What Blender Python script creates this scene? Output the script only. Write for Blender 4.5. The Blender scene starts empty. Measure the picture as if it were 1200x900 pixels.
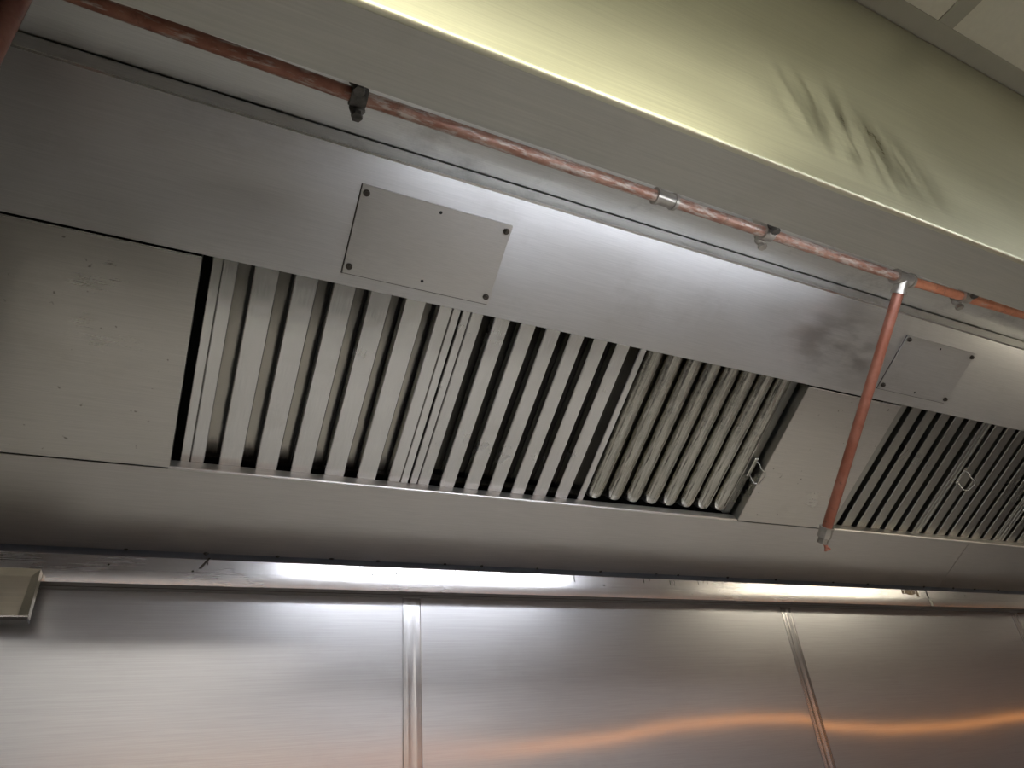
import bpy, bmesh, math, random
from mathutils import Vector, Matrix
random.seed(7)
SC = bpy.context.scene
COL = SC.collection
EYE = 1.52                                   # height of the camera above the floor

# ------------------------------------------------------------------ camera
cam_d = bpy.data.cameras.new('camera')
cam_d.sensor_width = 36.0
cam_d.lens = 780.944 / 1200 * 36.0
cam_d.clip_start = 0.02
cam = bpy.data.objects.new('camera', cam_d)
COL.objects.link(cam)
RX = (0.89907975, 0.15459856, 0.40957891)    # world axes seen from the camera (right, down, forward)
RY = (-0.42948258, 0.49281743, 0.75675339)
RZ = (-0.08485464, -0.85628866, 0.50947957)
M = Matrix.Identity(4)
for i, r in enumerate((RX, RY, RZ)):
    M[i][0], M[i][1], M[i][2] = r[0], -r[1], -r[2]
M[2][3] = EYE
cam.matrix_world = M
SC.camera = cam

# ------------------------------------------------------------------ world and exposure
world = bpy.data.worlds.new('world'); SC.world = world
world.use_nodes = True
world.node_tree.nodes['Background'].inputs[0].default_value = (1.0, 0.96, 0.88, 1)
world.node_tree.nodes['Background'].inputs[1].default_value = 0.05
SC.view_settings.view_transform = 'Standard'
SC.view_settings.look = 'None'
SC.view_settings.gamma = 1.0
SC.view_settings.use_curve_mapping = False
SC.view_settings.exposure = 0.22
SC.cycles.use_denoising = True
SC.cycles.max_bounces = 10
SC.cycles.sample_clamp_indirect = 6.0

TROFFER = 16.0
HOOD_LAMP_A = 23.0
HOOD_LAMP_B = 14.0
STREAK_GLOW = 2.8

# ------------------------------------------------------------------ materials
def new_mat(name):
    m = bpy.data.materials.new(name); m.use_nodes = True
    nt = m.node_tree
    return m, nt, nt.nodes['Principled BSDF']

def N(nt, t, **k):
    n = nt.nodes.new(t)
    for a, v in k.items(): setattr(n, a, v)
    return n

def noise(nt, vec, scale, detail=4.0, rough=0.55):
    n = N(nt, 'ShaderNodeTexNoise')
    n.inputs['Scale'].default_value = scale
    n.inputs['Detail'].default_value = detail
    n.inputs['Roughness'].default_value = rough
    nt.links.new(vec, n.inputs['Vector'])
    return n.outputs[0]

def stretched(nt, sx, sy, sz, rot=(0, 0, 0), loc=(0, 0, 0)):
    g = N(nt, 'ShaderNodeNewGeometry')
    mp = N(nt, 'ShaderNodeMapping')
    mp.inputs['Scale'].default_value = (sx, sy, sz)
    mp.inputs['Rotation'].default_value = rot
    mp.inputs['Location'].default_value = loc
    nt.links.new(g.outputs['Position'], mp.inputs['Vector'])
    return mp.outputs[0]

def rng(nt, v, a, b, c=0.3, d=0.7):
    r = N(nt, 'ShaderNodeMapRange')
    r.inputs[1].default_value, r.inputs[2].default_value = c, d
    r.inputs[3].default_value, r.inputs[4].default_value = a, b
    nt.links.new(v, r.inputs[0])
    return r.outputs[0]

def mixc(nt, fac, a, b):
    x = N(nt, 'ShaderNodeMix', data_type='RGBA')
    if isinstance(fac, float): x.inputs[0].default_value = fac
    else: nt.links.new(fac, x.inputs[0])
    for i, v in ((6, a), (7, b)):
        if isinstance(v, tuple): x.inputs[i].default_value = v + (1,) if len(v) == 3 else v
        else: nt.links.new(v, x.inputs[i])
    return x.outputs[2]

def mul(nt, a, b, op='MULTIPLY'):
    x = N(nt, 'ShaderNodeMath', operation=op)
    for i, v in enumerate((a, b)):
        if isinstance(v, (int, float)): x.inputs[i].default_value = v
        else: nt.links.new(v, x.inputs[i])
    return x.outputs[0]

def steel(name, base=(0.60, 0.585, 0.56), r0=0.24, r1=0.36, brush=(3, 140, 140), grime=(0.20, 0.17, 0.12),
          grime_amt=0.25, bump=0.0, bump_scale=6.0, blotch=3.0, metallic=1.0, speck=0.0, contrast=1.0, groove=0.0):
    """brushed stainless: streaks along x by default, cloudy wear in the gloss, a little grease in the colour"""
    m, nt, p = new_mat(name)
    br = noise(nt, stretched(nt, *brush), 4.0, 5.0)
    cl = noise(nt, stretched(nt, 1.0, 1.6, 1.6), blotch, 6.0, 0.6)
    gr = noise(nt, stretched(nt, 0.8, 1, 1, loc=(3, 1, 2)), 7.0, 8.0, 0.7)
    dark = tuple(c * (1 - 0.10 * contrast) for c in base); lite = tuple(min(1, c * (1 + 0.06 * contrast)) for c in base)
    c = mixc(nt, rng(nt, br, 0, 1, 0.25, 0.75), dark, lite)
    c = mixc(nt, mul(nt, rng(nt, gr, 0, 1, 0.55, 0.85), grime_amt), c, grime)
    if speck:
        v = N(nt, 'ShaderNodeTexNoise'); v.inputs['Scale'].default_value = 60.0; v.inputs['Detail'].default_value = 2.0
        nt.links.new(stretched(nt, 1, 1, 1), v.inputs['Vector'])
        c = mixc(nt, mul(nt, rng(nt, v.outputs[0], 0, 1, 0.72, 0.76), speck), c, (0.10, 0.08, 0.06))
    nt.links.new(c, p.inputs['Base Color'])
    p.inputs['Metallic'].default_value = metallic
    ro = mul(nt, rng(nt, cl, r0, r1), rng(nt, br, 0.0, 0.03), 'ADD')
    nt.links.new(ro, p.inputs['Roughness'])
    if groove:
        b = N(nt, 'ShaderNodeBump'); b.inputs['Strength'].default_value = 1.0; b.inputs['Distance'].default_value = groove
        nt.links.new(mul(nt, br, mul(nt, noise(nt, stretched(nt, 1, 1, 1), 30.0, 3.0), bump / groove), 'ADD'), b.inputs['Height'])
        nt.links.new(b.outputs[0], p.inputs['Normal'])
    elif bump:
        b = N(nt, 'ShaderNodeBump'); b.inputs['Strength'].default_value = 1.0; b.inputs['Distance'].default_value = bump
        nt.links.new(noise(nt, stretched(nt, 1, 1, 1), bump_scale, 2.0), b.inputs['Height'])
        nt.links.new(b.outputs[0], p.inputs['Normal'])
    return m

def plain(name, col, rough=0.6, metallic=0.0, vary=0.12, scale=18.0):
    m, nt, p = new_mat(name)
    f = noise(nt, stretched(nt, 1, 1, 1), scale, 5.0)
    c = mixc(nt, rng(nt, f, 0, 1, 0.3, 0.7), tuple(x * (1 - vary) for x in col), tuple(min(1, x * (1 + vary)) for x in col))
    nt.links.new(c, p.inputs['Base Color'])
    p.inputs['Roughness'].default_value = rough
    p.inputs['Metallic'].default_value = metallic
    return m

def emitter(name, col, s):
    m, nt, p = new_mat(name)
    p.inputs['Base Color'].default_value = (0.8, 0.8, 0.8, 1)
    p.inputs['Emission Color'].default_value = col + (1,)
    p.inputs['Emission Strength'].default_value = s
    return m

def copper_mat(name, a, b, scale, patch, streak=(3, 10, 10)):
    """painted copper: dull red-orange pipe with pale mineral scale flaking off it"""
    m, nt, p = new_mat(name)
    f = noise(nt, stretched(nt, 1, 1, 1), 30.0, 6.0)
    c = mixc(nt, rng(nt, f, 0, 1, 0.35, 0.65), a, b)
    k = noise(nt, stretched(nt, *streak), scale, 7.0, 0.65)
    msk = rng(nt, k, 0, 0.9, patch - 0.02, patch + 0.11)
    c = mixc(nt, msk, c, (0.56, 0.47, 0.39))
    s = noise(nt, stretched(nt, 1, 1, 1, loc=(5, 2, 1)), 45.0, 8.0, 0.7)
    c = mixc(nt, mul(nt, rng(nt, s, 0, 1, 0.58, 0.68), 0.55), c, (0.07, 0.045, 0.03))
    nt.links.new(c, p.inputs['Base Color'])
    p.inputs['Metallic'].default_value = 0.25
    p.inputs['Roughness'].default_value = 0.38
    b = N(nt, 'ShaderNodeBump'); b.inputs['Strength'].default_value = 0.5; b.inputs['Distance'].default_value = 0.0008
    nt.links.new(msk, b.inputs['Height']); nt.links.new(b.outputs[0], p.inputs['Normal'])
    return m

STEEL = steel('brushed_steel', (0.62, 0.60, 0.58), 0.36, 0.54, bump=0.0015, bump_scale=2.5)
STEEL_LOW = steel('brushed_steel_low', (0.58, 0.55, 0.52), 0.34, 0.44, grime_amt=0.08, bump=0.001, bump_scale=3.0)
STEEL_FILLER = steel('blank_steel', (0.60, 0.57, 0.53), 0.26, 0.36, speck=0.6, bump=0.001, bump_scale=3)
STEEL_PLATE = steel('satin_plate_steel', (0.68, 0.655, 0.63), 0.30, 0.40, brush=(8, 220, 220))
def two_lobe(m, fac, r):
    nt = m.node_tree; p = nt.nodes['Principled BSDF']; q = N(nt, 'ShaderNodeBsdfPrincipled')
    for l in list(nt.links):
        if l.to_node == p and l.to_socket.name in ('Base Color', 'Normal'): nt.links.new(l.from_socket, q.inputs[l.to_socket.name])
    q.inputs['Metallic'].default_value = 1.0; q.inputs['Roughness'].default_value = r
    x = N(nt, 'ShaderNodeMixShader'); x.inputs[0].default_value = fac
    nt.links.new(p.outputs[0], x.inputs[1]); nt.links.new(q.outputs[0], x.inputs[2])
    nt.links.new(x.outputs[0], nt.nodes['Material Output'].inputs[0])
    return m
STEEL_WALL = steel('wall_steel', (0.66, 0.655, 0.66), 0.065, 0.09, brush=(2, 170, 170), blotch=2.2, grime_amt=0.12)
def grainy_left(m):
    # the sheet at the left has a coarse grain that blurs its mirror
    nt = m.node_tree; p = nt.nodes['Principled BSDF']
    g = N(nt, 'ShaderNodeNewGeometry'); sp = N(nt, 'ShaderNodeSeparateXYZ'); nt.links.new(g.outputs['Position'], sp.inputs[0])
    r = p.inputs['Roughness'].links[0].from_socket
    nt.links.new(mul(nt, r, rng(nt, sp.outputs[0], 0.20, 0.0, -0.6, 0.9), 'ADD'), p.inputs['Roughness'])
    return m
grainy_left(STEEL_WALL)
two_lobe(STEEL_WALL, 0.60, 0.34)
STEEL_SEAM = steel('seam_steel', (0.68, 0.67, 0.67), 0.16, 0.24, brush=(170, 170, 2))
STEEL_SLAT = steel('slat_steel', (0.67, 0.655, 0.635), 0.16, 0.26, brush=(170, 6, 6), grime_amt=0.3, bump=0.0008, bump_scale=9)
STEEL_DENT = steel('watermarked_steel', (0.64, 0.625, 0.605), 0.14, 0.28, brush=(120, 6, 6), grime_amt=0.2, bump=0.0008, bump_scale=8, blotch=7)
ALU = steel('dented_aluminium', (0.46, 0.44, 0.39), 0.10, 0.20, brush=(90, 4, 4), grime=(0.12, 0.10, 0.06), grime_amt=0.55, bump=0.0012, contrast=4.5, groove=0.0008)
STEEL_DULL = steel('greasy_steel', (0.38, 0.37, 0.335), 0.24, 0.34, brush=(150, 6, 6), grime_amt=0.4)
STEEL_TROUGH = steel('trough_steel', (0.74, 0.72, 0.71), 0.18, 0.28, brush=(2, 160, 160), grime_amt=0.3, speck=0.3)
STEEL_FRONT = steel('yellowed_steel', (0.60, 0.60, 0.465), 0.31, 0.40, brush=(2, 120, 120), grime_amt=0.12)
def smudge(m, loc, size, tilt, amount, col, rub_scale, rub_rot):
    nt = m.node_tree; p = nt.nodes['Principled BSDF']
    src = p.inputs['Base Color'].links[0].from_socket
    g = N(nt, 'ShaderNodeNewGeometry'); mp = N(nt, 'ShaderNodeMapping', vector_type='TEXTURE')
    mp.inputs['Location'].default_value = loc; mp.inputs['Scale'].default_value = size; mp.inputs['Rotation'].default_value = tilt
    nt.links.new(g.outputs['Position'], mp.inputs['Vector'])
    ln = N(nt, 'ShaderNodeVectorMath', operation='LENGTH'); nt.links.new(mp.outputs[0], ln.inputs[0])
    rub = noise(nt, stretched(nt, *rub_scale, rot=rub_rot), 2.2, 6.0)
    k = mul(nt, rng(nt, ln.outputs['Value'], 1, 0, 0.35, 1.0), rng(nt, rub, 0, 1, 0.40, 0.62))
    nt.links.new(mixc(nt, mul(nt, k, amount), src, col), p.inputs['Base Color'])
    r = p.inputs['Roughness'].links[0].from_socket
    nt.links.new(mul(nt, r, mul(nt, k, 0.12), 'SUBTRACT'), p.inputs['Roughness'])
    return m
smudge(STEEL_FRONT, (0.64, 0.276, EYE + 0.61), (0.17, 1.0, 0.10), (0, 0.25, 0), 0.5, (0.27, 0.27, 0.20), (22, 1, 5), (0, 0.5, 0))
smudge(STEEL, (1.50, 0.90, EYE + 0.90), (0.26, 0.13, 0.13), (0, 0, 0.15), 0.5, (0.34, 0.33, 0.32), (5, 16, 10), (0, 0, 0.5))
STEEL_BAND = steel('lip_steel', (0.46, 0.445, 0.40), 0.30, 0.40, brush=(3, 120, 120))
STEEL_TOP = steel('sooty_steel', (0.74, 0.73, 0.70), 0.40, 0.52, grime=(0.05, 0.045, 0.035), grime_amt=0.6)
CUP = steel('beige_cup_steel', (0.66, 0.60, 0.47), 0.28, 0.40, speck=0.6, grime_amt=0.4, bump=0.001, bump_scale=20)
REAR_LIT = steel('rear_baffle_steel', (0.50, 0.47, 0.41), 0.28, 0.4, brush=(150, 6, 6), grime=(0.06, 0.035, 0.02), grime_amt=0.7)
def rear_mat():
    m, nt, p = new_mat('dark_edged_rear_baffle')
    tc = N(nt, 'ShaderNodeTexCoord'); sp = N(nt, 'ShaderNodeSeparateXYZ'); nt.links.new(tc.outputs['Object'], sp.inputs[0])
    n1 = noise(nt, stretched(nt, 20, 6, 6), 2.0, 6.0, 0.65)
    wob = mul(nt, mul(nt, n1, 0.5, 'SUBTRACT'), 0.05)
    side = rng(nt, mul(nt, sp.outputs[0], mul(nt, wob, 0.22), 'ADD'), 0, 1, 0.0065, 0.0115)       # darker along the right edge
    low = rng(nt, mul(nt, sp.outputs[2], mul(nt, wob, 0.5), 'ADD'), 1, 0, 0.034, 0.056)            # soot and grease at the foot, fading upward
    up = rng(nt, mul(nt, sp.outputs[2], wob, 'ADD'), 0, 0.55, 0.195, 0.25)  # somewhat darker near the top as well
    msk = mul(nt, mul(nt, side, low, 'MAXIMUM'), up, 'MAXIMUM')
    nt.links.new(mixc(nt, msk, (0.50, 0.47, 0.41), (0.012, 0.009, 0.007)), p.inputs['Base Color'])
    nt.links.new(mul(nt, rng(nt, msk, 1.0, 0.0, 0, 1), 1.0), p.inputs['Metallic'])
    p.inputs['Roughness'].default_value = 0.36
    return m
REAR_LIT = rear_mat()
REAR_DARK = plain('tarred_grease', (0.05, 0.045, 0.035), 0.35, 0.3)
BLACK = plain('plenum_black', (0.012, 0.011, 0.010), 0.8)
GREASE = plain('dark_grease', (0.035, 0.025, 0.016), 0.3)
GREASE_TAN = plain('tan_grease', (0.20, 0.13, 0.06), 0.35, vary=0.5, scale=60)
UNDER = plain('oily_trough_bottom', (0.075, 0.068, 0.060), 0.42, 0.4)
STEEL_SOOT = steel('sooted_end_steel', (0.14, 0.13, 0.11), 0.4, 0.5)
LEDGE = steel('ledge_steel', (0.88, 0.86, 0.82), 0.34, 0.44)
BRIGHT_EDGE = steel('polished_edge', (0.82, 0.80, 0.76), 0.18, 0.25)
SCREW = plain('dark_screw', (0.10, 0.085, 0.07), 0.35, 0.8)
ZINC = plain('zinc_fitting', (0.46, 0.42, 0.36), 0.35, 0.75, vary=0.15, scale=40)
CLAMP = plain('sooty_clamp', (0.10, 0.09, 0.075), 0.5, 0.5, vary=0.5, scale=80)
WIRE = plain('bright_wire', (0.75, 0.73, 0.68), 0.25, 1.0)
COPPER = copper_mat('painted_copper', (0.27, 0.10, 0.06), (0.38, 0.165, 0.105), 14.0, 0.545, (1.5, 8, 8))
COPPER_MID = copper_mat('flaking_copper', (0.30, 0.13, 0.08), (0.42, 0.23, 0.16), 26.0, 0.485, (1.2, 5, 5))
COPPER_RIGHT = copper_mat('orange_copper', (0.66, 0.23, 0.11), (0.76, 0.31, 0.17), 9.0, 0.60)
COPPER_DROP = copper_mat('copper_drop', (0.28, 0.09, 0.05), (0.35, 0.135, 0.085), 9.0, 0.70)
COPPER_DARK = copper_mat('dark_copper', (0.20, 0.07, 0.045), (0.30, 0.13, 0.085), 9.0, 0.72)
COPPER_END = plain('bright_copper', (0.62, 0.25, 0.17), 0.3, 0.5)
TILE = plain('ceiling_tile_board', (0.72, 0.71, 0.60), 0.9, 0, 0.03, 90)
TEE = plain('painted_tee_bar', (0.40, 0.395, 0.325), 0.6, 0, 0.04)
PAINT = plain('kitchen_wall_paint', (0.40, 0.42, 0.46), 0.7, 0, 0.04)
FLOOR = plain('quarry_tile_floor', (0.40, 0.39, 0.38), 0.45, 0, 0.15)
WORN_TOP = plain('worn_steel_top', (0.76, 0.745, 0.725), 0.5, 0.0)
MAT_BLACK = plain('added_mat_black', (0.035, 0.033, 0.03), 0.6)
IRON = plain('cast_iron', (0.10, 0.095, 0.09), 0.5, 0.5)

# ------------------------------------------------------------------ mesh helpers
def W(x, y, z): return Vector((x, y, z + EYE))          # eye-relative coordinates to world

SA, CA = math.sin(math.radians(33.2136)), math.cos(math.radians(33.2136))
PO = Vector((0, 1.552, 0.476 + EYE))
PS = Vector((0, -CA, SA)); PN = Vector((0, SA, CA)); PX = Vector((1, 0, 0))
def PL(x, s, d=0.0): return PO + PX * x + PS * s + PN * d  # the sloping filter plane: x along, s up the slope, d into it

def obj(name, verts, faces, mat, parent=None, origin=None, smooth=False, bevel=0.0):
    me = bpy.data.meshes.new(name)
    o0 = Vector(origin) if origin is not None else (parent.matrix_world.translation.copy() if parent else Vector((0, 0, 0)))
    me.from_pydata([tuple(Vector(v) - o0) for v in verts], [], faces)
    bm = bmesh.new(); bm.from_mesh(me)
    bmesh.ops.recalc_face_normals(bm, faces=bm.faces)
    if bevel:
        bmesh.ops.bevel(bm, geom=list(bm.edges), offset=bevel, segments=1, affect='EDGES', profile=0.5)
    bm.to_mesh(me); bm.free()
    if smooth:
        for f in me.polygons: f.use_smooth = True
    me.materials.append(mat)
    o = bpy.data.objects.new(name, me); COL.objects.link(o)
    if parent:
        o.parent = parent
        o.location = o0 - parent.matrix_world.translation
    else:
        o.location = o0
    o.matrix_world = Matrix.Translation(o0)
    if parent:
        o.matrix_parent_inverse = Matrix.Identity(4)
        o.matrix_basis = Matrix.Translation(o0 - parent.matrix_world.translation)
        o.matrix_world = Matrix.Translation(o0)
    return o

class MB:
    def __init__(s): s.v = []; s.f = []
    def add(s, vs, fs):
        n = len(s.v); s.v += [Vector(v) for v in vs]; s.f += [tuple(i + n for i in f) for f in fs]; return s
    def hexa(s, c):          # 8 corners: bottom ring 0-3, top ring 4-7
        return s.add(c, [(0, 1, 2, 3), (7, 6, 5, 4), (0, 4, 5, 1), (1, 5, 6, 2), (2, 6, 7, 3), (3, 7, 4, 0)])
    def box(s, x0, x1, y0, y1, z0, z1, fn=W):
        return s.hexa([fn(x0, y0, z0), fn(x1, y0, z0), fn(x1, y1, z0), fn(x0, y1, z0), fn(x0, y0, z1), fn(x1, y0, z1), fn(x1, y1, z1), fn(x0, y1, z1)])
    def extrude(s, prof, x0, x1, fn, close=True):   # profile of (a, b) swept along x
        n = len(prof)
        vs = [fn(x0, a, b) for a, b in prof] + [fn(x1, a, b) for a, b in prof]
        fs = [(i, (i + 1) % n, (i + 1) % n + n, i + n) for i in range(n if close else n - 1)]
        if close: fs += [tuple(range(n)), tuple(range(2 * n - 1, n - 1, -1))]
        return s.add(vs, fs)
    def tube(s, pts, r, seg=16, caps=True):
        pts = [Vector(p) for p in pts]; rs = r if isinstance(r, (list, tuple)) else [r] * len(pts)
        d = (pts[-1] - pts[0]).normalized()
        up = Vector((0, 0, 1)) if abs(d.z) < 0.9 else Vector((0, 1, 0))
        vs = []
        for i, p in enumerate(pts):
            t = (pts[min(i + 1, len(pts) - 1)] - pts[max(i - 1, 0)])
            if t.length < 1e-9: t = d.copy()
            t.normalize()
            a = t.cross(up)
            if a.length < 1e-4: a = t.cross(Vector((1, 0, 0)))
            a.normalize(); b = t.cross(a)
            for k in range(seg):
                w = 2 * math.pi * k / seg
                vs.append(p + (a * math.cos(w) + b * math.sin(w)) * rs[i])
        fs = [(i * seg + k, i * seg + (k + 1) % seg, (i + 1) * seg + (k + 1) % seg, (i + 1) * seg + k) for i in range(len(pts) - 1) for k in range(seg)]
        if caps: fs += [tuple(range(seg)), tuple(range(len(vs) - 1, len(vs) - seg - 1, -1))]
        return s.add(vs, fs)
    def out(s, name, mat, parent=None, origin=None, smooth=False, bevel=0.0): return obj(name, s.v, s.f, mat, parent, origin, smooth, bevel)

def centre(mb):
    c = Vector((0, 0, 0))
    for v in mb.v: c += v
    return c / len(mb.v)

def soften(o, ang=40):
    for f in o.data.polygons: f.use_smooth = True
    o.data.set_sharp_from_angle(angle=math.radians(ang))
    return o

def root(name, loc, label, cat, group=None):
    o = bpy.data.objects.new(name, None); COL.objects.link(o)
    o.empty_display_size = 0.05
    o.location = loc; o.matrix_world = Matrix.Translation(Vector(loc))
    o['label'] = label; o['category'] = cat
    if group: o['group'] = group
    return o

def dup(o, parent, loc):                 # copy of a part sharing its mesh, placed in its parent's space
    c = o.copy(); COL.objects.link(c); c.parent = parent
    c.matrix_parent_inverse = Matrix.Identity(4)
    c.matrix_basis = Matrix.Translation(Vector(loc))
    return c

def struct(o): o['kind'] = 'structure'; return o

# ------------------------------------------------------------------ room shell
X0, X1, Y0, YW, ZC = -3.2, 9.0, -3.6, 1.54, 1.05
YB = 1.60                                    # face of the wall behind the hood; the steel sheets stand proud of it
struct(MB().box(X0, X1, Y0, YB, -EYE - 0.1, -EYE).out('floor', FLOOR))
struct(MB().box(X0 - 0.1, X0, Y0, YB + 0.1, -EYE, ZC + 0.1).out('wall_left', PAINT))
struct(MB().box(X1, X1 + 0.1, Y0, YB + 0.1, -EYE, ZC + 0.1).out('wall_right', PAINT))
struct(MB().box(X0, X1, Y0 - 0.1, Y0, -EYE, ZC + 0.1).out('wall_front', PAINT))
wall = struct(MB().extrude([(YW + 0.012, -EYE), (YW + 0.012, 0.385), (YB, 0.385), (YB, ZC + 0.1), (YB + 0.1, ZC + 0.1), (YB + 0.1, -EYE)], X0, X1, W).out('wall_back', PAINT, origin=W(0, YW + 0.012, -EYE)))
ceil = struct(MB().box(X0, X1, Y0, YB + 0.1, ZC + 0.03, ZC + 0.12).out('ceiling', TILE, origin=W(0, 0, ZC + 0.03)))

# suspended ceiling: tiles of 610 mm between tee bars
GX, GY, PT = 1.045, 0.262, 0.61
LIGHT_CELLS = {(-2, 1), (-1, 1), (-4, 5), (-3, 5), (-2, 5), (-1, 5), (0, 3), (1, 3), (5, 3), (2, 2)}
tile_mb = MB().box(0.019, PT - 0.019, -PT + 0.019, -0.019, 0, 0.014)
first = None
cells = []
for i in range(-7, 14):
    for j in range(0, 7):
        ax, ay = GX + i * PT, GY - j * PT
        if ax < X0 or ax + PT > X1 or ay - PT < Y0: continue
        cells.append((i, j, ax, ay))
for (i, j, ax, ay) in cells:
    if (i, j) in LIGHT_CELLS: continue
    loc = Vector((ax, ay, -0.028))
    if first is None:
        first = tile_mb.out('ceiling_tile', TILE, ceil, origin=W(0, 0, 0))
        first.matrix_basis = Matrix.Translation(loc)
    else:
        dup(first, ceil, loc)
xs_ = sorted({c[2] for c in cells} | {max(c[2] for c in cells) + PT})
ys_ = sorted({c[3] for c in cells} | {min(c[3] for c in cells) - PT})
for x in xs_:
    MB().box(x - 0.019, x + 0.019, Y0, GY - 0.0, ZC, ZC + 0.025).out('tee_bar', TEE, ceil)
for y in ys_:
    MB().box(X0, X1, y - 0.019, y + 0.014 if y == max(ys_) else y + 0.019, ZC - 0.001, ZC + 0.024).out('tee_bar', TEE, ceil)

def troffer(i, j, label, mat):
    ax, ay = GX + i * PT, GY - j * PT
    t = root('ceiling_light', W(ax + PT / 2, ay - PT / 2, ZC), label, 'ceiling light', 'troffer lights in the kitchen ceiling')
    m = MB()
    for (a, b, c, d) in ((0.02, 0.05, 0.02, 0.59), (0.56, 0.59, 0.02, 0.59), (0.05, 0.56, 0.02, 0.05), (0.05, 0.56, 0.56, 0.59)):
        m.box(ax + a, ax + b, ay - d, ay - c, ZC - 0.002, ZC + 0.02)
    m.out('frame', TEE, t)
    MB().box(ax + 0.05, ax + 0.56, ay - 0.56, ay - 0.05, ZC + 0.002, ZC + 0.012).out('diffuser', mat, t)
T_WARM = emitter('warm_diffuser', (1.0, 0.95, 0.74), TROFFER * 0.65)
T_FAR = emitter('far_diffuser', (1.0, 0.96, 0.88), TROFFER * 0.5)
T_DIM = emitter('worn_diffuser', (1.0, 0.96, 0.90), TROFFER * 0.25)
T_AGED = emitter('aged_diffuser', (1.0, 0.95, 0.70), TROFFER * 0.45)
T_COOL = emitter('cool_diffuser', (0.97, 0.98, 1.0), TROFFER)
ORD = ('first', 'second', 'third', 'fourth', 'fifth', 'sixth', 'seventh', 'eighth', 'ninth', 'tenth', 'eleventh', 'twelfth')
lit = sorted(c for c in LIGHT_CELLS if any(c == (q[0], q[1]) for q in cells))
for k, c in enumerate(lit):
    troffer(c[0], c[1], 'square ceiling light in front of the hood, %s from the left, outside the photo' % ORD[k], T_WARM if c == (-2, 1) else T_DIM if c == (-1, 5) else T_FAR if c[1] == 5 and c[0] < 0 else T_AGED if c == (-1, 1) else T_COOL)

# stainless sheets on the back wall, gently buckled
STREAK = [(-3, 0.04), (0.2, 0.0395), (0.52, 0.0395), (0.77, 0.038), (1.0, 0.0425), (1.28, 0.0555), (1.49, 0.0575), (1.735, 0.0525), (1.78, 0.0385),
          (1.92, 0.031), (2.10, 0.0225), (2.40, 0.0195), (2.8, 0.026), (3.2, 0.037), (9, 0.04)]
def interp(x):
    for (a, fa), (b, fb) in zip(STREAK, STREAK[1:]):
        if a <= x <= b:
            t = (x - a) / (b - a); t = t * t * (3 - 2 * t)
            return fa + (fb - fa) * t
    return 0.04
def tilt(x): return (0.184 - 4.48 * interp(x / 0.9625)) / 5.88
def fold(z):                              # integral of a window that is 1 for |z|<0.14 and fades by 0.30
    z = max(-0.35, min(0.35, z)); a = abs(z); s = 1 if z >= 0 else -1
    if a <= 0.14: return z
    t = min(1.0, (a - 0.14) / 0.16)
    return s * (0.14 + 0.16 * (t - t * t / 2))
SEAMS = [-1.917, -0.715, 0.487, 1.689, 2.891, 4.093, 5.295]
for a, b in zip(SEAMS, SEAMS[1:]):
    m = MB(); nx, nz = 40, 44
    zs = [-1.42 + (0.3885 + 1.42) * k / nz for k in range(nz + 1)]
    vs = []
    for q in range(nx + 1):
        x = a + 0.0005 + (b - a - 0.001) * q / nx
        for z in zs: vs.append(W(x, YW + tilt(x) * fold(z), z))
    fs = [(q * (nz + 1) + k, (q + 1) * (nz + 1) + k, (q + 1) * (nz + 1) + k + 1, q * (nz + 1) + k + 1) for q in range(nx) for k in range(nz)]
    o = m.add(vs, fs).out('wall_panel', STEEL_WALL, wall, smooth=True)
    if o.data.polygons[0].normal.y > 0: o.data.flip_normals()
    sd = o.modifiers.new('sheet', 'SOLIDIFY'); sd.thickness = 0.0015; sd.offset = -1; sd.use_rim = False
for x in SEAMS[1:-1]:
    pr = [(0.0, 0.002), (0.0008, -0.0012), (0.006, -0.0018), (0.009, -0.0012), (0.011, -0.0022), (0.013, -0.0014), (0.028, -0.0014), (0.0305, -0.0024),
          (0.033, -0.0014), (0.040, -0.0018), (0.043, -0.0012), (0.0445, 0.002)]
    zz = [-1.42 + 1.808 * k / 40 for k in range(41)]
    vs = [W(x + u, YW + v + tilt(x + u) * fold(z) * 0.6, z) for z in zz for u, v in pr]
    n = len(pr)
    fs = [(k * n + i, k * n + i + 1, (k + 1) * n + i + 1, (k + 1) * n + i) for k in range(40) for i in range(n - 1)]
    soften(MB().add(vs, fs).out('seam_strip', STEEL_SEAM, wall), 60)

# ------------------------------------------------------------------ the hood
HX0, HX1 = -0.40, 4.6
hood = root('exhaust_hood', W(HX0, 1.6, 0.389), 'long stainless steel kitchen exhaust hood spanning the whole picture above the steel wall', 'exhaust hood')
ZF, YF = 0.493, 0.276
# outer front sheet with a hemmed lower edge
soften(MB().extrude([(YF, ZC - 0.004), (YF, ZF + 0.007), (YF + 0.0007, ZF + 0.0035), (YF + 0.0022, ZF + 0.0012), (YF + 0.0045, ZF), (YF + 0.0045, ZC - 0.004)], HX0, HX1, W).out('front_panel', STEEL_FRONT, hood), 50)
MB().box(HX0, HX1, YF + 0.0045, YF + 0.0665, ZF, ZF + 0.003).out('bottom_lip', STEEL_BAND, hood)
MB().box(HX0, HX1, YF + 0.0635, YF + 0.0665, ZF + 0.003, 1.004).out('inner_front_panel', STEEL, hood)
# underside of the hood roof, back strip and crease
roof = MB().box(HX0, HX1, YF + 0.0665, 0.7935, 1.004, 1.012)
roof.out('hood_roof', STEEL_TOP, hood)
s_top = 0.903
yc, zc = PL(0, s_top).y, PL(0, s_top).z - EYE
MB().box(HX0, HX1, yc - 0.0005, yc + 0.002, zc, 1.0022).out('back_strip', STEEL_TOP, hood)
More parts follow.
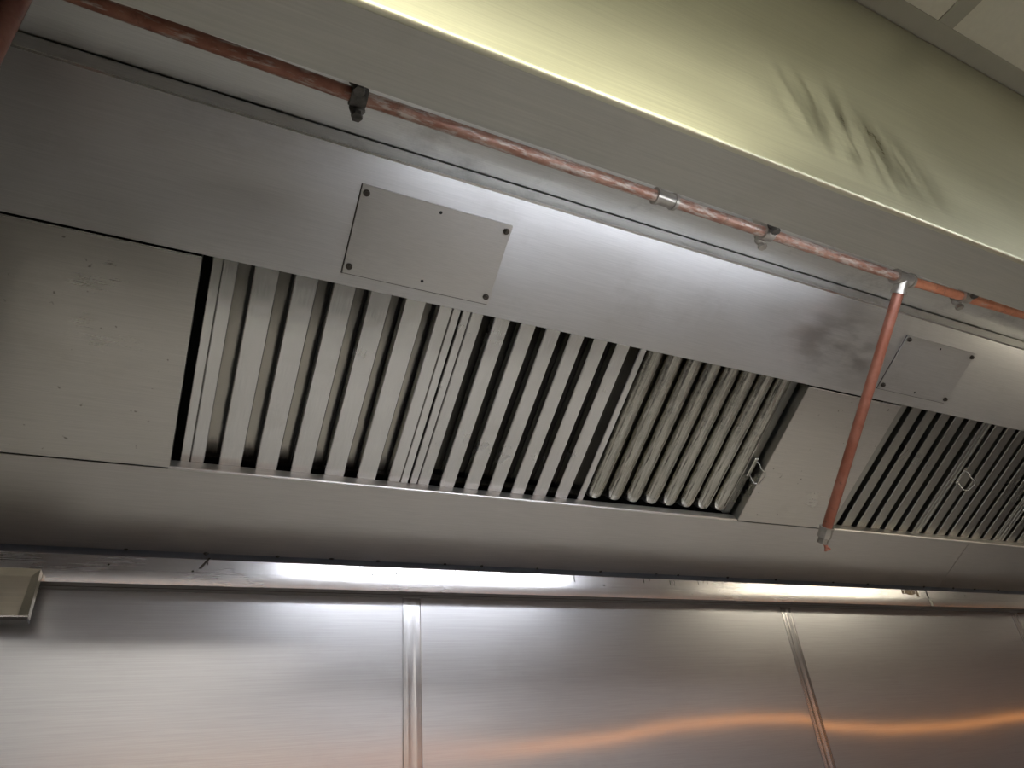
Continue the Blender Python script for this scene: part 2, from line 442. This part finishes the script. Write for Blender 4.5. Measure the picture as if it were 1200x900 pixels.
# sloping panel above the filters, folded at the crease
soften(MB().extrude([(0.655, 0.0), (s_top - 0.002, 0.0), (s_top, 0.0008), (s_top, 0.003), (0.655, 0.003)], HX0, HX1, lambda x, s, d: PL(x, s, d)).out('upper_panel', STEEL, hood), 25)
soften(MB().extrude([(s_top - 0.003, -0.0004), (s_top + 0.001, -0.0006), (s_top + 0.0018, 0.0012), (s_top - 0.003, 0.0004)], HX0, HX1, lambda x, s, d: PL(x, s, d)).out('crease_edge', BRIGHT_EDGE, hood), 60)
# panels below the filters, in two lengths with a joint
for a, b in ((HX0, 2.531), (2.533, HX1)):
    MB().extrude([(0.0, 0.0), (0.206, 0.0), (0.206, 0.003), (0.003, 0.003), (0.003, 0.012), (0.0, 0.012)], a, b, lambda x, s, d: PL(x, s, d)).out('lower_panel', STEEL_LOW, hood)
# plenum box behind the filters
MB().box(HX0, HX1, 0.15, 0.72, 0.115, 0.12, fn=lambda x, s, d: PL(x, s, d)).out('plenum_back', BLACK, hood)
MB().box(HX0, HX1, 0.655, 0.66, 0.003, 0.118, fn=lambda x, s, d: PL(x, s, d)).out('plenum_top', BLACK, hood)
for a, b in ((-0.046, 1.438), (1.816, HX1)):                # bottom ledge that holds the filters
    soften(MB().extrude([(0.2065, -0.001), (0.2105, -0.002), (0.2125, 0.0), (0.2120, 0.0236), (0.2065, 0.0236)], a, b, lambda x, s, d: PL(x, s, d)).out('filter_ledge', LEDGE, hood), 40)
# end sheet at the left, out of frame
m = MB(); prof = [(YF, ZC - 0.004), (YF, ZF), (YF + 0.0665, ZF), (1.45, 0.389), (1.60, 0.389), (1.60, ZC - 0.004)]
m.extrude([(y, z) for y, z in prof], HX0 - 0.02, HX0 - 0.0005, W).out('end_panel', STEEL_SOOT, hood)
m = MB(); m.extrude([(y, z) for y, z in prof], HX1 + 0.0005, HX1 + 0.02, W).out('end_panel', STEEL, hood)

# grease trough in two lengths; its open top lies under the lower panel
trough_prof = [(1.4855, 0.3892), (1.4850, 0.391), (1.4850, 0.4150), (1.4868, 0.4160), (1.4868, 0.4425), (1.4880, 0.4425), (1.4880, 0.438), (1.551, 0.438), (1.551, 0.3892)]
def trough_z(x): return 0.0025 * max(-1, min(1, (x - 0.3) / 0.6))
for a, b in ((HX0, 2.345), (2.352, HX1)):
    tr = soften(MB().extrude(trough_prof, a, b, W).out('grease_trough', STEEL_TROUGH, hood), 20)
    MB().box(a, b, 1.489, 1.539, 0.3887, 0.3892).out('trough_bottom', UNDER, tr)
    MB().box(a, b, 1.511, 1.514, 0.3877, 0.3887).out('bottom_fold', UNDER, tr)
# joint cover and baked grease by the trough joint
MB().box(2.343, 2.356, 1.4842, 1.4851, 0.390, 0.415).out('trough_joint', STEEL_DULL, hood)
m = MB()
for k in range(7):
    x = 2.22 + k * 0.012 + random.uniform(-.003, .003); h = random.uniform(0.012, 0.024)
    m.box(x, x + 0.010, 1.4860, 1.4870, 0.4425 - h, 0.4425)
m.out('baked_grease', GREASE_TAN, hood, bevel=0.0003)['kind'] = 'stuff'
# drips along the hem of the lower panel and down the trough
m = MB()
def blob(c, rx, ry, rz):
    seg, rings = 8, 5; vs = []; fs = []
    for i in range(rings + 1):
        t = math.pi * i / rings
        for k in range(seg):
            w = 2 * math.pi * k / seg
            vs.append(c + Vector((rx * math.sin(t) * math.cos(w), ry * math.sin(t) * math.sin(w), rz * math.cos(t))))
    for i in range(rings):
        for k in range(seg): fs.append((i * seg + k, i * seg + (k + 1) % seg, (i + 1) * seg + (k + 1) % seg, (i + 1) * seg + k))
    return vs, fs
for x in (-0.1, 0.052, 0.20, 0.32, 0.43, 0.60, 0.70, 0.86, 1.06, 1.25, 1.33, 1.52, 1.72, 1.98, 2.15, 2.45, 2.62, 2.75, 2.9):
    m.add(*blob(PL(x, 0.0005, 0.001), random.uniform(.004, .007), .003, random.uniform(.003, .006)))
for x in (0.055, 0.37, 0.60, 0.62, 0.66, 0.69, 0.72, 0.93, 1.15, 1.17, 1.24, 1.255, 1.34, 1.36, 1.375, 1.43, 1.445):
    h = random.uniform(.004, .018); z = 0.4415
    m.box(x, x + random.uniform(.0008, .002), 1.4862, 1.4870, z - h, z, W)
for x, z in ((0.36, .43), (0.395, .428), (0.40, .425), (0.455, .429), (0.465, .428), (-.12, .425), (0.03, .418), (1.02, .42), (2.0, .425), (2.5, .428), (2.56, .43)):
    m.add(*blob(W(x, 1.4866, z), .0022, .0006, .0018))
m.out('grease_drip', GREASE, hood)['kind'] = 'stuff'
MB().hexa([W(0.040, 1.4840, 0.424), W(0.046, 1.4840, 0.424), W(0.060, 1.4850, 0.446), W(0.056, 1.4850, 0.446),
           W(0.040, 1.4862, 0.424), W(0.046, 1.4862, 0.424), W(0.060, 1.4868, 0.446), W(0.056, 1.4868, 0.446)]).out('grease_string', GREASE, hood)

# access plates with screws at the corners and two small holes
def access_plate(x0, x1, s0, s1, mat, screws, holes):
    d0 = -0.0035
    m = MB().box(x0, x1, s0, s1, d0, -0.0006, fn=lambda x, s, d: PL(x, s, d))
    p = m.out('access_plate', mat, hood, bevel=0.0006)
    MB().box(x0 - 0.0015, x1 + 0.0, s0 - 0.0015, s1, -0.0007, -0.0001, fn=lambda x, s, d: PL(x, s, d)).out('edge_line', GREASE, p)  # thin dark line along the plate's left and lower edges
    sc0 = None
    for (x, s) in screws:
        mm = MB().tube([PL(0, 0, 0.001), PL(0, 0, -0.0035)], 0.0062, 14)           # washer
        mm.tube([PL(0, 0, -0.0035), PL(0, 0, -0.007)], 0.0042, 6)                   # hexagon head
        loc = PL(x, s, d0) - p.matrix_world.translation
        if sc0 is None:
            sc0 = mm.out('screw', SCREW, p, origin=PL(0, 0, 0)); sc0.matrix_basis = Matrix.Translation(loc)
        else: dup(sc0, p, loc)
    for (x, s) in holes:
        MB().tube([PL(x, s, d0 - 0.0002), PL(x, s, d0 + 0.001)], 0.0032, 12).out('hole', BLACK, p)
    return p
access_plate(0.193, 0.493, 0.679, 0.848, STEEL_PLATE, ((0.203, 0.834), (0.482, 0.834), (0.483, 0.695), (0.203, 0.694)), ((0.345, 0.835), (0.346, 0.697)))
access_plate(1.680, 1.976, 0.688, 0.852, STEEL, ((1.691, 0.841), (1.966, 0.840), (1.964, 0.701), (1.690, 0.702)), ((1.828, 0.838), (1.828, 0.70)))

# ------------------------------------------------------------------ blank filler panels beside the filters
def filler(x0, x1, label):
    s0, s1 = 0.2095, 0.651
    t = root('filler_panel', PL((x0 + x1) / 2, s0, 0), label, 'filler panel', 'blank panels between the filters')
    f = lambda x, s, d: PL(x, s, d)
    MB().box(x0, x1, s0, s1, -0.001, 0.0015, fn=f).out('face_sheet', STEEL_FILLER, t, bevel=0.0007)
    for a in (x0, x1 - 0.0015):
        MB().box(a, a + 0.0015, s0 + 0.001, s1 - 0.001, 0.0015, 0.045, fn=f).out('side_flange', STEEL_DULL, t)
    MB().box(x0 + 0.001, x1 - 0.001, s1 - 0.0025, s1 + 0.0005, -0.0022, -0.0008, fn=f).out('top_edge', BRIGHT_EDGE, t)
    return t
filler(HX0 + 0.005, -0.044, 'plain grey steel filler panel left of all the louvred filters')
filler(1.441, 1.813, 'plain steel filler panel behind the slanting copper drop pipe')
filler(3.222, HX1 - 0.005, 'plain steel filler panel closing the right end, beyond the picture edge')

# ------------------------------------------------------------------ baffle filters
RD = 0.024
SB, ST = 0.2095, 0.672
fpl = lambda x, s, d: PL(x, s, d)
def baffle_filter(x0, x1, g0, pitch, gap, n, mat, rear, label, rear_s=0.235, rear_w=None, handle=None, strip=0.018):
    t = root('baffle_filter', PL((x0 + x1) / 2, SB, RD), label, 'baffle filter', 'baffle filters in the hood')
    rl = t.matrix_world.translation
    dv = 0.022
    # frame: side channels, bottom and top rails behind the slats
    for a, b in ((x0, x0 + strip), (x1 - strip, x1)):
        soften(MB().extrude([(a, RD + 0.045), (a, RD + 0.002), (a + 0.0015, RD), (b - 0.0015, RD), (b, RD + 0.002), (b, RD + 0.045)], SB, ST, lambda s, x, d: PL(x, s, d)).out('frame_side', mat, t), 30)
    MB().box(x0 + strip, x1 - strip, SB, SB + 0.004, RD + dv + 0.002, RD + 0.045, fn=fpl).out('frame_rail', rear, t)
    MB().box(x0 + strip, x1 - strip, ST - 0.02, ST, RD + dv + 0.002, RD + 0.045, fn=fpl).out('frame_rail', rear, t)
    def channel(w, w_lip=dv):
        e = 0.0018
        prof = [(-w / 2, w_lip), (-w / 2, e), (-w / 2 + e, 0), (w / 2 - e, 0), (w / 2, e), (w / 2, w_lip), (w / 2 - 0.0008, w_lip), (w / 2 - 0.0008, 0.0022), (-w / 2 + 0.0008, 0.0022), (-w / 2 + 0.0008, w_lip)]
        return MB().extrude(prof, SB, ST, lambda s, x, d: PL(x, s, RD + d))
    w = pitch - gap
    sl = None
    for i in range(n - 1):
        xc = g0 + gap + i * pitch + w / 2
        o_loc = PL(xc, 0, 0) - PL(0, 0, 0)
        if sl is None:
            sl = soften(channel(w).out('slat', mat, t, origin=PL(0, SB, RD)), 30)
            sl.matrix_basis = Matrix.Translation(PL(xc, SB, RD) - rl)
        else: dup(sl, t, PL(xc, SB, RD) - rl)
    # the half slats beside the frame
    for a, b in ((x0 + strip + 0.0012, g0), (g0 + (n - 1) * pitch + gap, x1 - strip - 0.0012)):
        if b - a > 0.004:
            mm = channel(b - a); 
            for v in mm.v: v += PX * ((a + b) / 2)
            soften(mm.out('end_slat', mat, t), 30)
    # rear row, seen in the gaps
    rw = rear_w or gap + 0.012
    rb = None
    for i in range(n):
        xc = g0 + i * pitch + gap * 0.42
        if rb is None:
            d0 = 0.036
            prof = [(-rw / 2, d0 - 0.012), (-rw / 2, d0), (rw / 2, d0), (rw / 2, d0 - 0.012), (rw / 2 + 0.0008, d0 - 0.012), (rw / 2 + 0.0008, d0 + 0.001), (-rw / 2 - 0.0008, d0 + 0.001), (-rw / 2 - 0.0008, d0 - 0.012)]
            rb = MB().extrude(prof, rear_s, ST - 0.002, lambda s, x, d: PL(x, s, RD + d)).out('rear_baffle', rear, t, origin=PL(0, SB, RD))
            rb.matrix_basis = Matrix.Translation(PL(xc, SB, RD) - rl)
        else: dup(rb, t, PL(xc, SB, RD) - rl)
    if handle:
        handle(t)
    return t

def wire_handle(x, s, dx):
    def make(t):
        m = MB(); mb2 = MB()
        mb2.box(x - 0.006, x + 0.006, s - 0.03, s + 0.03, RD - 0.0025, RD, fn=fpl)
        mb2.out('handle_bracket', WIRE if dx > 0 else STEEL_DULL, t, bevel=0.0008)
        h = [PL(x, s + 0.022, RD), PL(x + dx * .2, s + 0.020, RD - 0.014), PL(x + dx * 0.5, s + 0.010, RD - 0.020), PL(x + dx, s + 0.004, RD - 0.03), PL(x + dx * 1.1, s - 0.006, RD - 0.034),
             PL(x + dx, s - 0.034, RD - 0.030), PL(x + dx * 0.7, s - 0.040, RD - 0.02), PL(x, s - 0.022, RD)]
        m.tube(h, 0.0018, 8)
        soften(m.out('handle', WIRE, t), 60)
    return make

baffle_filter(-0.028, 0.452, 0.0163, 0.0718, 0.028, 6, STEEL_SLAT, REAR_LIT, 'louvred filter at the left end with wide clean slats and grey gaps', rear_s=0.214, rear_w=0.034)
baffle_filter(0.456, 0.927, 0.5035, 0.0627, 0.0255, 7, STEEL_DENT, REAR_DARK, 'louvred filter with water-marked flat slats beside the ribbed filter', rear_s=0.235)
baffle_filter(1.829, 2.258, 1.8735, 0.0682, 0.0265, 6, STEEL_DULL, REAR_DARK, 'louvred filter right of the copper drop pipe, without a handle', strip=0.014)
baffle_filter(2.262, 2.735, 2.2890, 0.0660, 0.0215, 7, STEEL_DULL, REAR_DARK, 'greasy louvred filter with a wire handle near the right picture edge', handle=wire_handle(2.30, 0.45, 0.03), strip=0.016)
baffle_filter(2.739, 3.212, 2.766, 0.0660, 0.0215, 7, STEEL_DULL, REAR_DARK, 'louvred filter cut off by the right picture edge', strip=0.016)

# the third filter has rounded ribs
t = root('baffle_filter', PL(1.168, SB, RD), 'dented filter with rounded aluminium ribs and a wire handle', 'baffle filter', 'baffle filters in the hood')
rl = t.matrix_world.translation
for a, b in ((1.408, 1.432),):
    soften(MB().extrude([(a, RD + 0.04), (a, RD + 0.008), (a + 0.001, RD + 0.006), (b - 0.001, RD + 0.006), (b, RD + 0.008), (b, RD + 0.04)], SB, ST, lambda s, x, d: PL(x, s, d)).out('frame_side', STEEL_DULL, t), 30)
MB().box(0.938, 1.408, SB, ST, RD + 0.034, RD + 0.038, fn=fpl).out('rear_baffle', STEEL_SOOT, t)
def rib_mesh():
    prof = [(-0.0235, 0.034), (-0.0235, 0.018), (-0.0222, 0.0115), (-0.0190, 0.0062), (-0.0150, 0.0032), (-0.0138, 0.0042), (-0.0122, 0.0022), (-0.0060, 0.0002), (0.0, -0.0006),
            (0.0060, 0.0002), (0.0105, 0.0018), (0.0120, 0.0040), (0.0135, 0.0026), (0.0175, 0.0062), (0.0212, 0.0120), (0.0232, 0.020), (0.0235, 0.034)]
    st = [(SB + 0.0045, 0.55, 0.030), (SB + 0.006, 0.68, 0.010), (SB + 0.010, 0.80, 0.003), (SB + 0.017, 0.90, 0.0008), (SB + 0.032, 1.0, 0)]
    st += [(SB + 0.032 + (ST - SB - 0.032) * k / 22, 1.0, 0) for k in range(1, 23)]
    n = len(prof); vs = []
    for (s, k, sink) in st:
        for (x, d) in prof:
            jit = 0.0005 * (math.sin(s * 91 + x * 290) + math.sin(s * 243 - x * 520)) if 0.25 < s < 0.66 and d < 0.02 else 0
            vs.append(PL(x * k * 1.06, s, RD + min(0.034, d + sink + jit)))
    fs = [(i * n + k, i * n + k + 1, (i + 1) * n + k + 1, (i + 1) * n + k) for i in range(len(st) - 1) for k in range(n - 1)]
    fs.append(tuple(range(n)))
    return MB().add(vs, fs)
rib = None
for i in range(8):
    xc = 0.9625 + 0.0608 * i
    if rib is None:
        rib = soften(rib_mesh().out('rib', ALU, t, origin=PL(0, SB, RD)), 24); rib.matrix_basis = Matrix.Translation(PL(xc, SB, RD) - rl)
    else: dup(rib, t, PL(xc, SB, RD) - rl)
wire_handle(1.420, 0.375, 0.022)(t)

# ------------------------------------------------------------------ grease cup at the left end of the trough
cup = root('grease_cup', W(-0.30, 1.45, 0.318), 'beige metal grease cup hanging under the trough at the left edge', 'grease cup')
cx0, cx1, cy0, cz0, cz1 = -0.385, -0.222, 1.452, 0.318, 0.4025
m = MB()
m.add([W(cx0, cy0, cz0), W(cx1 - .0, cy0, cz0), W(cx1, cy0, cz1), W(cx0, cy0, cz1),
       W(cx0 + .014, cy0 + .006, cz0 + .004), W(cx1 - .016, cy0 + .006, cz0 + .004), W(cx1 - .012, cy0 + .006, cz1 - .012), W(cx0 + .014, cy0 + .006, cz1 - .012)],
      [(0, 1, 5, 4), (1, 2, 6, 5), (2, 3, 7, 6), (3, 0, 4, 7), (4, 5, 6, 7)])
soften(m.out('cup_front', CUP, cup), 15)
m = MB(); f = W
m.add([W(cx0, cy0, cz0), W(cx1, cy0, cz0), W(cx1, 1.482, cz0), W(cx0, 1.482, cz0), W(cx0, cy0, cz1), W(cx1, cy0, cz1), W(cx1, 1.482, cz1), W(cx0, 1.482, cz1)],
      [(1, 2, 6, 5), (2, 3, 7, 6), (3, 0, 4, 7), (4, 5, 6, 7)])
m.out('cup_body', CUP, cup)
MB().box(cx0, cx1, cy0 - 0.0015, cy0 + 0.034, cz0 - 0.0055, cz0 - 0.0003).out('cup_bottom', UNDER, cup)
MB().box(cx0, cx1 + .001, cy0 - 0.002, cy0 + 0.001, cz0 - 0.0006, cz0 + 0.0022).out('hem', BRIGHT_EDGE, cup)

# ------------------------------------------------------------------ suppression piping
def pt(xz, yz, z): return W(xz * z, yz * z, z)
ZP = 0.955
run = [(-0.45, 0.700), (-0.225, 0.703), (0.151, 0.716), (0.788, 0.7165), (1.07, 0.7165), (1.533, 0.7175), (1.769, 0.709), (2.6, 0.690)]
pp = [pt(a, b, ZP) for a, b in run]
pipe = root('copper_pipe', pp[5], 'red-brown painted copper pipe run with a slanting drop, under the hood roof', 'pipe')
RP = 0.0115
for (a, b, mt) in ((pp[0], pp[2], COPPER), (pp[2], pp[3], COPPER_MID), (pp[3], pp[5], COPPER_MID), (pp[5], pp[7], COPPER_RIGHT)):
    soften(MB().tube([a + (b - a) * k / 12 for k in range(13)], RP, 20).out('pipe_run', mt, pipe), 60)
def ring(c, d, r, l, seg=20): 
    return [c - d * l / 2, c + d * l / 2], r
# plain coupling with raised rims
d = (pp[4] - pp[3]).normalized(); c = pp[3]
m = MB().tube([c - d * 0.022, c + d * 0.022], RP + 0.0028, 20)
m.tube([c - d * 0.026, c - d * 0.019], RP + 0.0055, 20); m.tube([c + d * 0.017, c + d * 0.024], RP + 0.0055, 20)
soften(m.out('coupling', ZINC, pipe), 40)
# clamps to the roof at three places
def clamp(c, d, mat):
    m = MB()
    m.tube([c - d * 0.013, c + d * 0.013], RP + 0.005, 18)
    up = Vector((0, 0, 1)); side = d.cross(up).normalized()
    q = c + up * 0.012
    m.tube([q, Vector((c.x, c.y, EYE + 1.004))], 0.0048, 10)
    m.tube([Vector((c.x, c.y, EYE + 0.998)), Vector((c.x, c.y, EYE + 1.004))], 0.018, 16)
    ring_ = soften(m.out('pipe_clamp', mat, pipe), 45)
    for sgn in (1, -1):
        e = c + side * sgn * (RP + 0.012) - d * 0.004 * sgn
        m = MB().add(*blob(e, 0.014, 0.011, 0.011))
        m.tube([e - up * 0.020, e + up * 0.020], 0.0048, 10)
        m.tube([e - up * 0.021, e - up * 0.013], 0.0095, 6)
        m.tube([e + up * 0.011, e + up * 0.018], 0.0095, 6)
        soften(m.out('clamp_bolt', CLAMP if sgn > 0 or mat is CLAMP else ZINC, ring_), 45)
clamp(pp[2], d, CLAMP); clamp(pp[4], d, ZINC); clamp(pp[6], (pp[7] - pp[5]).normalized(), ZINC)
# tee and drop
c = pp[5]; dend = W(c.x + 0.002, 1.118, 0.478)
dd = (dend - c).normalized()
m = MB().tube([c - d * 0.026, c + d * 0.026], RP + 0.0042, 18); m.tube([c, c + dd * 0.034], RP + 0.0042, 18)
m.tube([c - d * 0.029, c - d * 0.022], RP + 0.0065, 18); m.tube([c + d * 0.022, c + d * 0.029], RP + 0.0065, 18); m.tube([c + dd * 0.030, c + dd * 0.037], RP + 0.0065, 18)
soften(m.out('tee', ZINC, pipe), 40)
L = (dend - c).length
soften(MB().tube([c + dd * (0.03 + (L - 0.03) * k / 10) for k in range(11)], RP + 0.001, 20).out('drop_pipe', COPPER_DROP, pipe), 60)
m = MB().tube([dend - dd * 0.004, dend + dd * 0.022], RP + 0.0052, 8)
m.tube([dend + dd * 0.024, dend + dd * 0.038], RP + 0.001, 8); m.tube([dend - dd * 0.006, dend - dd * 0.002], RP + 0.0062, 16)
nz = m.out('nozzle', ZINC, pipe, bevel=0.0)
dn = Vector((0.25, 0.05, -1)).normalized(); e = dend + dd * 0.036 + Vector((0.007, 0, 0))
m = MB().tube([e - dn * 0.014, e + dn * 0.002, e + dn * 0.006, e + dn * 0.014, e + dn * 0.017], [0.006, 0.0058, 0.0042, 0.0052, 0.0085], 14); m.tube([e + dn * 0.017, e + dn * 0.021], [0.0085, 0.0075], 14)
soften(m.out('nozzle_tip', COPPER_END, nz), 40)

# upright pipe at the left picture edge
vp_ = root('copper_riser', W(-0.300, 0.677, 0.40), 'dark brown vertical pipe at the top left picture corner', 'pipe')
soften(MB().tube([W(-0.300, 0.677, 0.52 + (1.004 - 0.52) * k / 8) for k in range(9)], 0.0165, 20).out('pipe_run', COPPER_DARK, vp_), 60)
soften(MB().tube([W(-0.300, 0.677, 0.49), W(-0.300, 0.677, 0.53)], 0.021, 8).out('coupling', ZINC, vp_), 40)

# ------------------------------------------------------------------ lamps inside the hood, behind its front lip
def hood_lamp(x0, x1, label, mat):
    t = root('hood_light', W((x0 + x1) / 2, 0.346, 0.75), label, 'hood light', 'tube lamps inside the hood')
    soften(MB().extrude([(0.3445, 0.695), (0.3445, 0.80), (0.360, 0.80), (0.370, 0.785), (0.370, 0.715), (0.360, 0.695)], x0, x1, W).out('lamp_housing', ZINC, t), 30)
    MB().box(x0 - 0.02, x1 + 0.02, 0.352, 0.450, 0.780, 0.782).out('added_shade', ZINC, t)  # unseen shade, added to hold the tube's light off the upper panel
    for x in (x0 + 0.02, x1 - 0.02):
        MB().box(x - 0.012, x + 0.012, 0.370, 0.425, 0.73, 0.77).out('lamp_holder', ZINC, t)
    soften(MB().tube([W(x0 + 0.033, 0.410, 0.75), W(x1 - 0.033, 0.410, 0.75)], 0.019, 16).out('lamp_tube', mat, t), 60)
hood_lamp(0.34, 1.56, 'lit tube lamp on the inside of the front panel, hidden by the lip', emitter('cool_tube', (0.82, 0.88, 1.0), HOOD_LAMP_A))
hood_lamp(2.45, 3.77, 'lit tube lamp inside the front panel, beyond the right drop pipe, hidden by the lip', emitter('warm_tube', (1.0, 0.93, 0.76), HOOD_LAMP_B))

# ------------------------------------------------------------------ what the steel mirrors: orange strip added for the mirrored streak, range below
hs = root('added_glow_strip', W(1.5, -1.4, 0.13), 'added glowing orange strip behind the camera, made for the mirrored streak', 'glow strip')
soften(MB().extrude([(-1.40, 0.27), (-1.48, 0.26), (-1.49, 0.235), (-1.47, 0.25), (-1.40, 0.258), (-1.33, 0.25), (-1.31, 0.235), (-1.32, 0.26)], -0.6, 8.6, W).out('reflector', STEEL_DULL, hs), 30)
soften(MB().tube([W(-0.55, -1.39, 0.184), W(8.55, -1.39, 0.184)], 0.02, 14).out('glow_strip_tube', emitter('glowing_tube', (1.0, 0.37, 0.085), STREAK_GLOW), hs), 60)
for x in (-0.4, 2.0, 4.4, 6.6, 8.4):
    MB().box(x - 0.012, x + 0.012, -1.412, -1.388, 0.265, ZC).out('hanger', STEEL_DULL, hs)

rg = root('cooking_range', W(1.5, 1.15, -EYE), 'long stainless cooking range standing below the picture under the hood', 'range')
MB().box(-1.5, 4.2, 0.80, 1.50, -1.40, -0.66).out('body', STEEL_DULL, rg, bevel=0.004)
MB().box(-1.52, 4.22, 0.76, 1.532, -0.66, -0.62).out('worktop', WORN_TOP, rg, bevel=0.004)
for k in range(-1, 5):
    dr = MB().box(-0.44 + k * 0.92, 0.42 + k * 0.92, 0.785, 0.80, -1.30, -0.80).out('door', STEEL_DULL, rg, bevel=0.003)
    MB().tube([W(-0.36 + k * 0.92, 0.755, -0.86), W(0.34 + k * 0.92, 0.755, -0.86)], 0.011, 12).out('handle', ZINC, dr)
for x in (-1.42, 1.85, 4.12):
    for y in (0.86, 1.44):
        MB().tube([W(x, y, -EYE), W(x, y, -1.40)], 0.025, 12).out('leg', ZINC, rg)

mat_ = root('added_mat', W(-0.6, -0.1, -EYE), 'added black mat on the floor, darkening the mirror image at the left of the hood', 'mat')
MB().box(-1.7, 0.85, -1.15, 0.72, -EYE, -EYE + 0.012).out('mat_sheet', MAT_BLACK, mat_, bevel=0.003)  # unseen mat, added so the hood's left side mirrors something dark
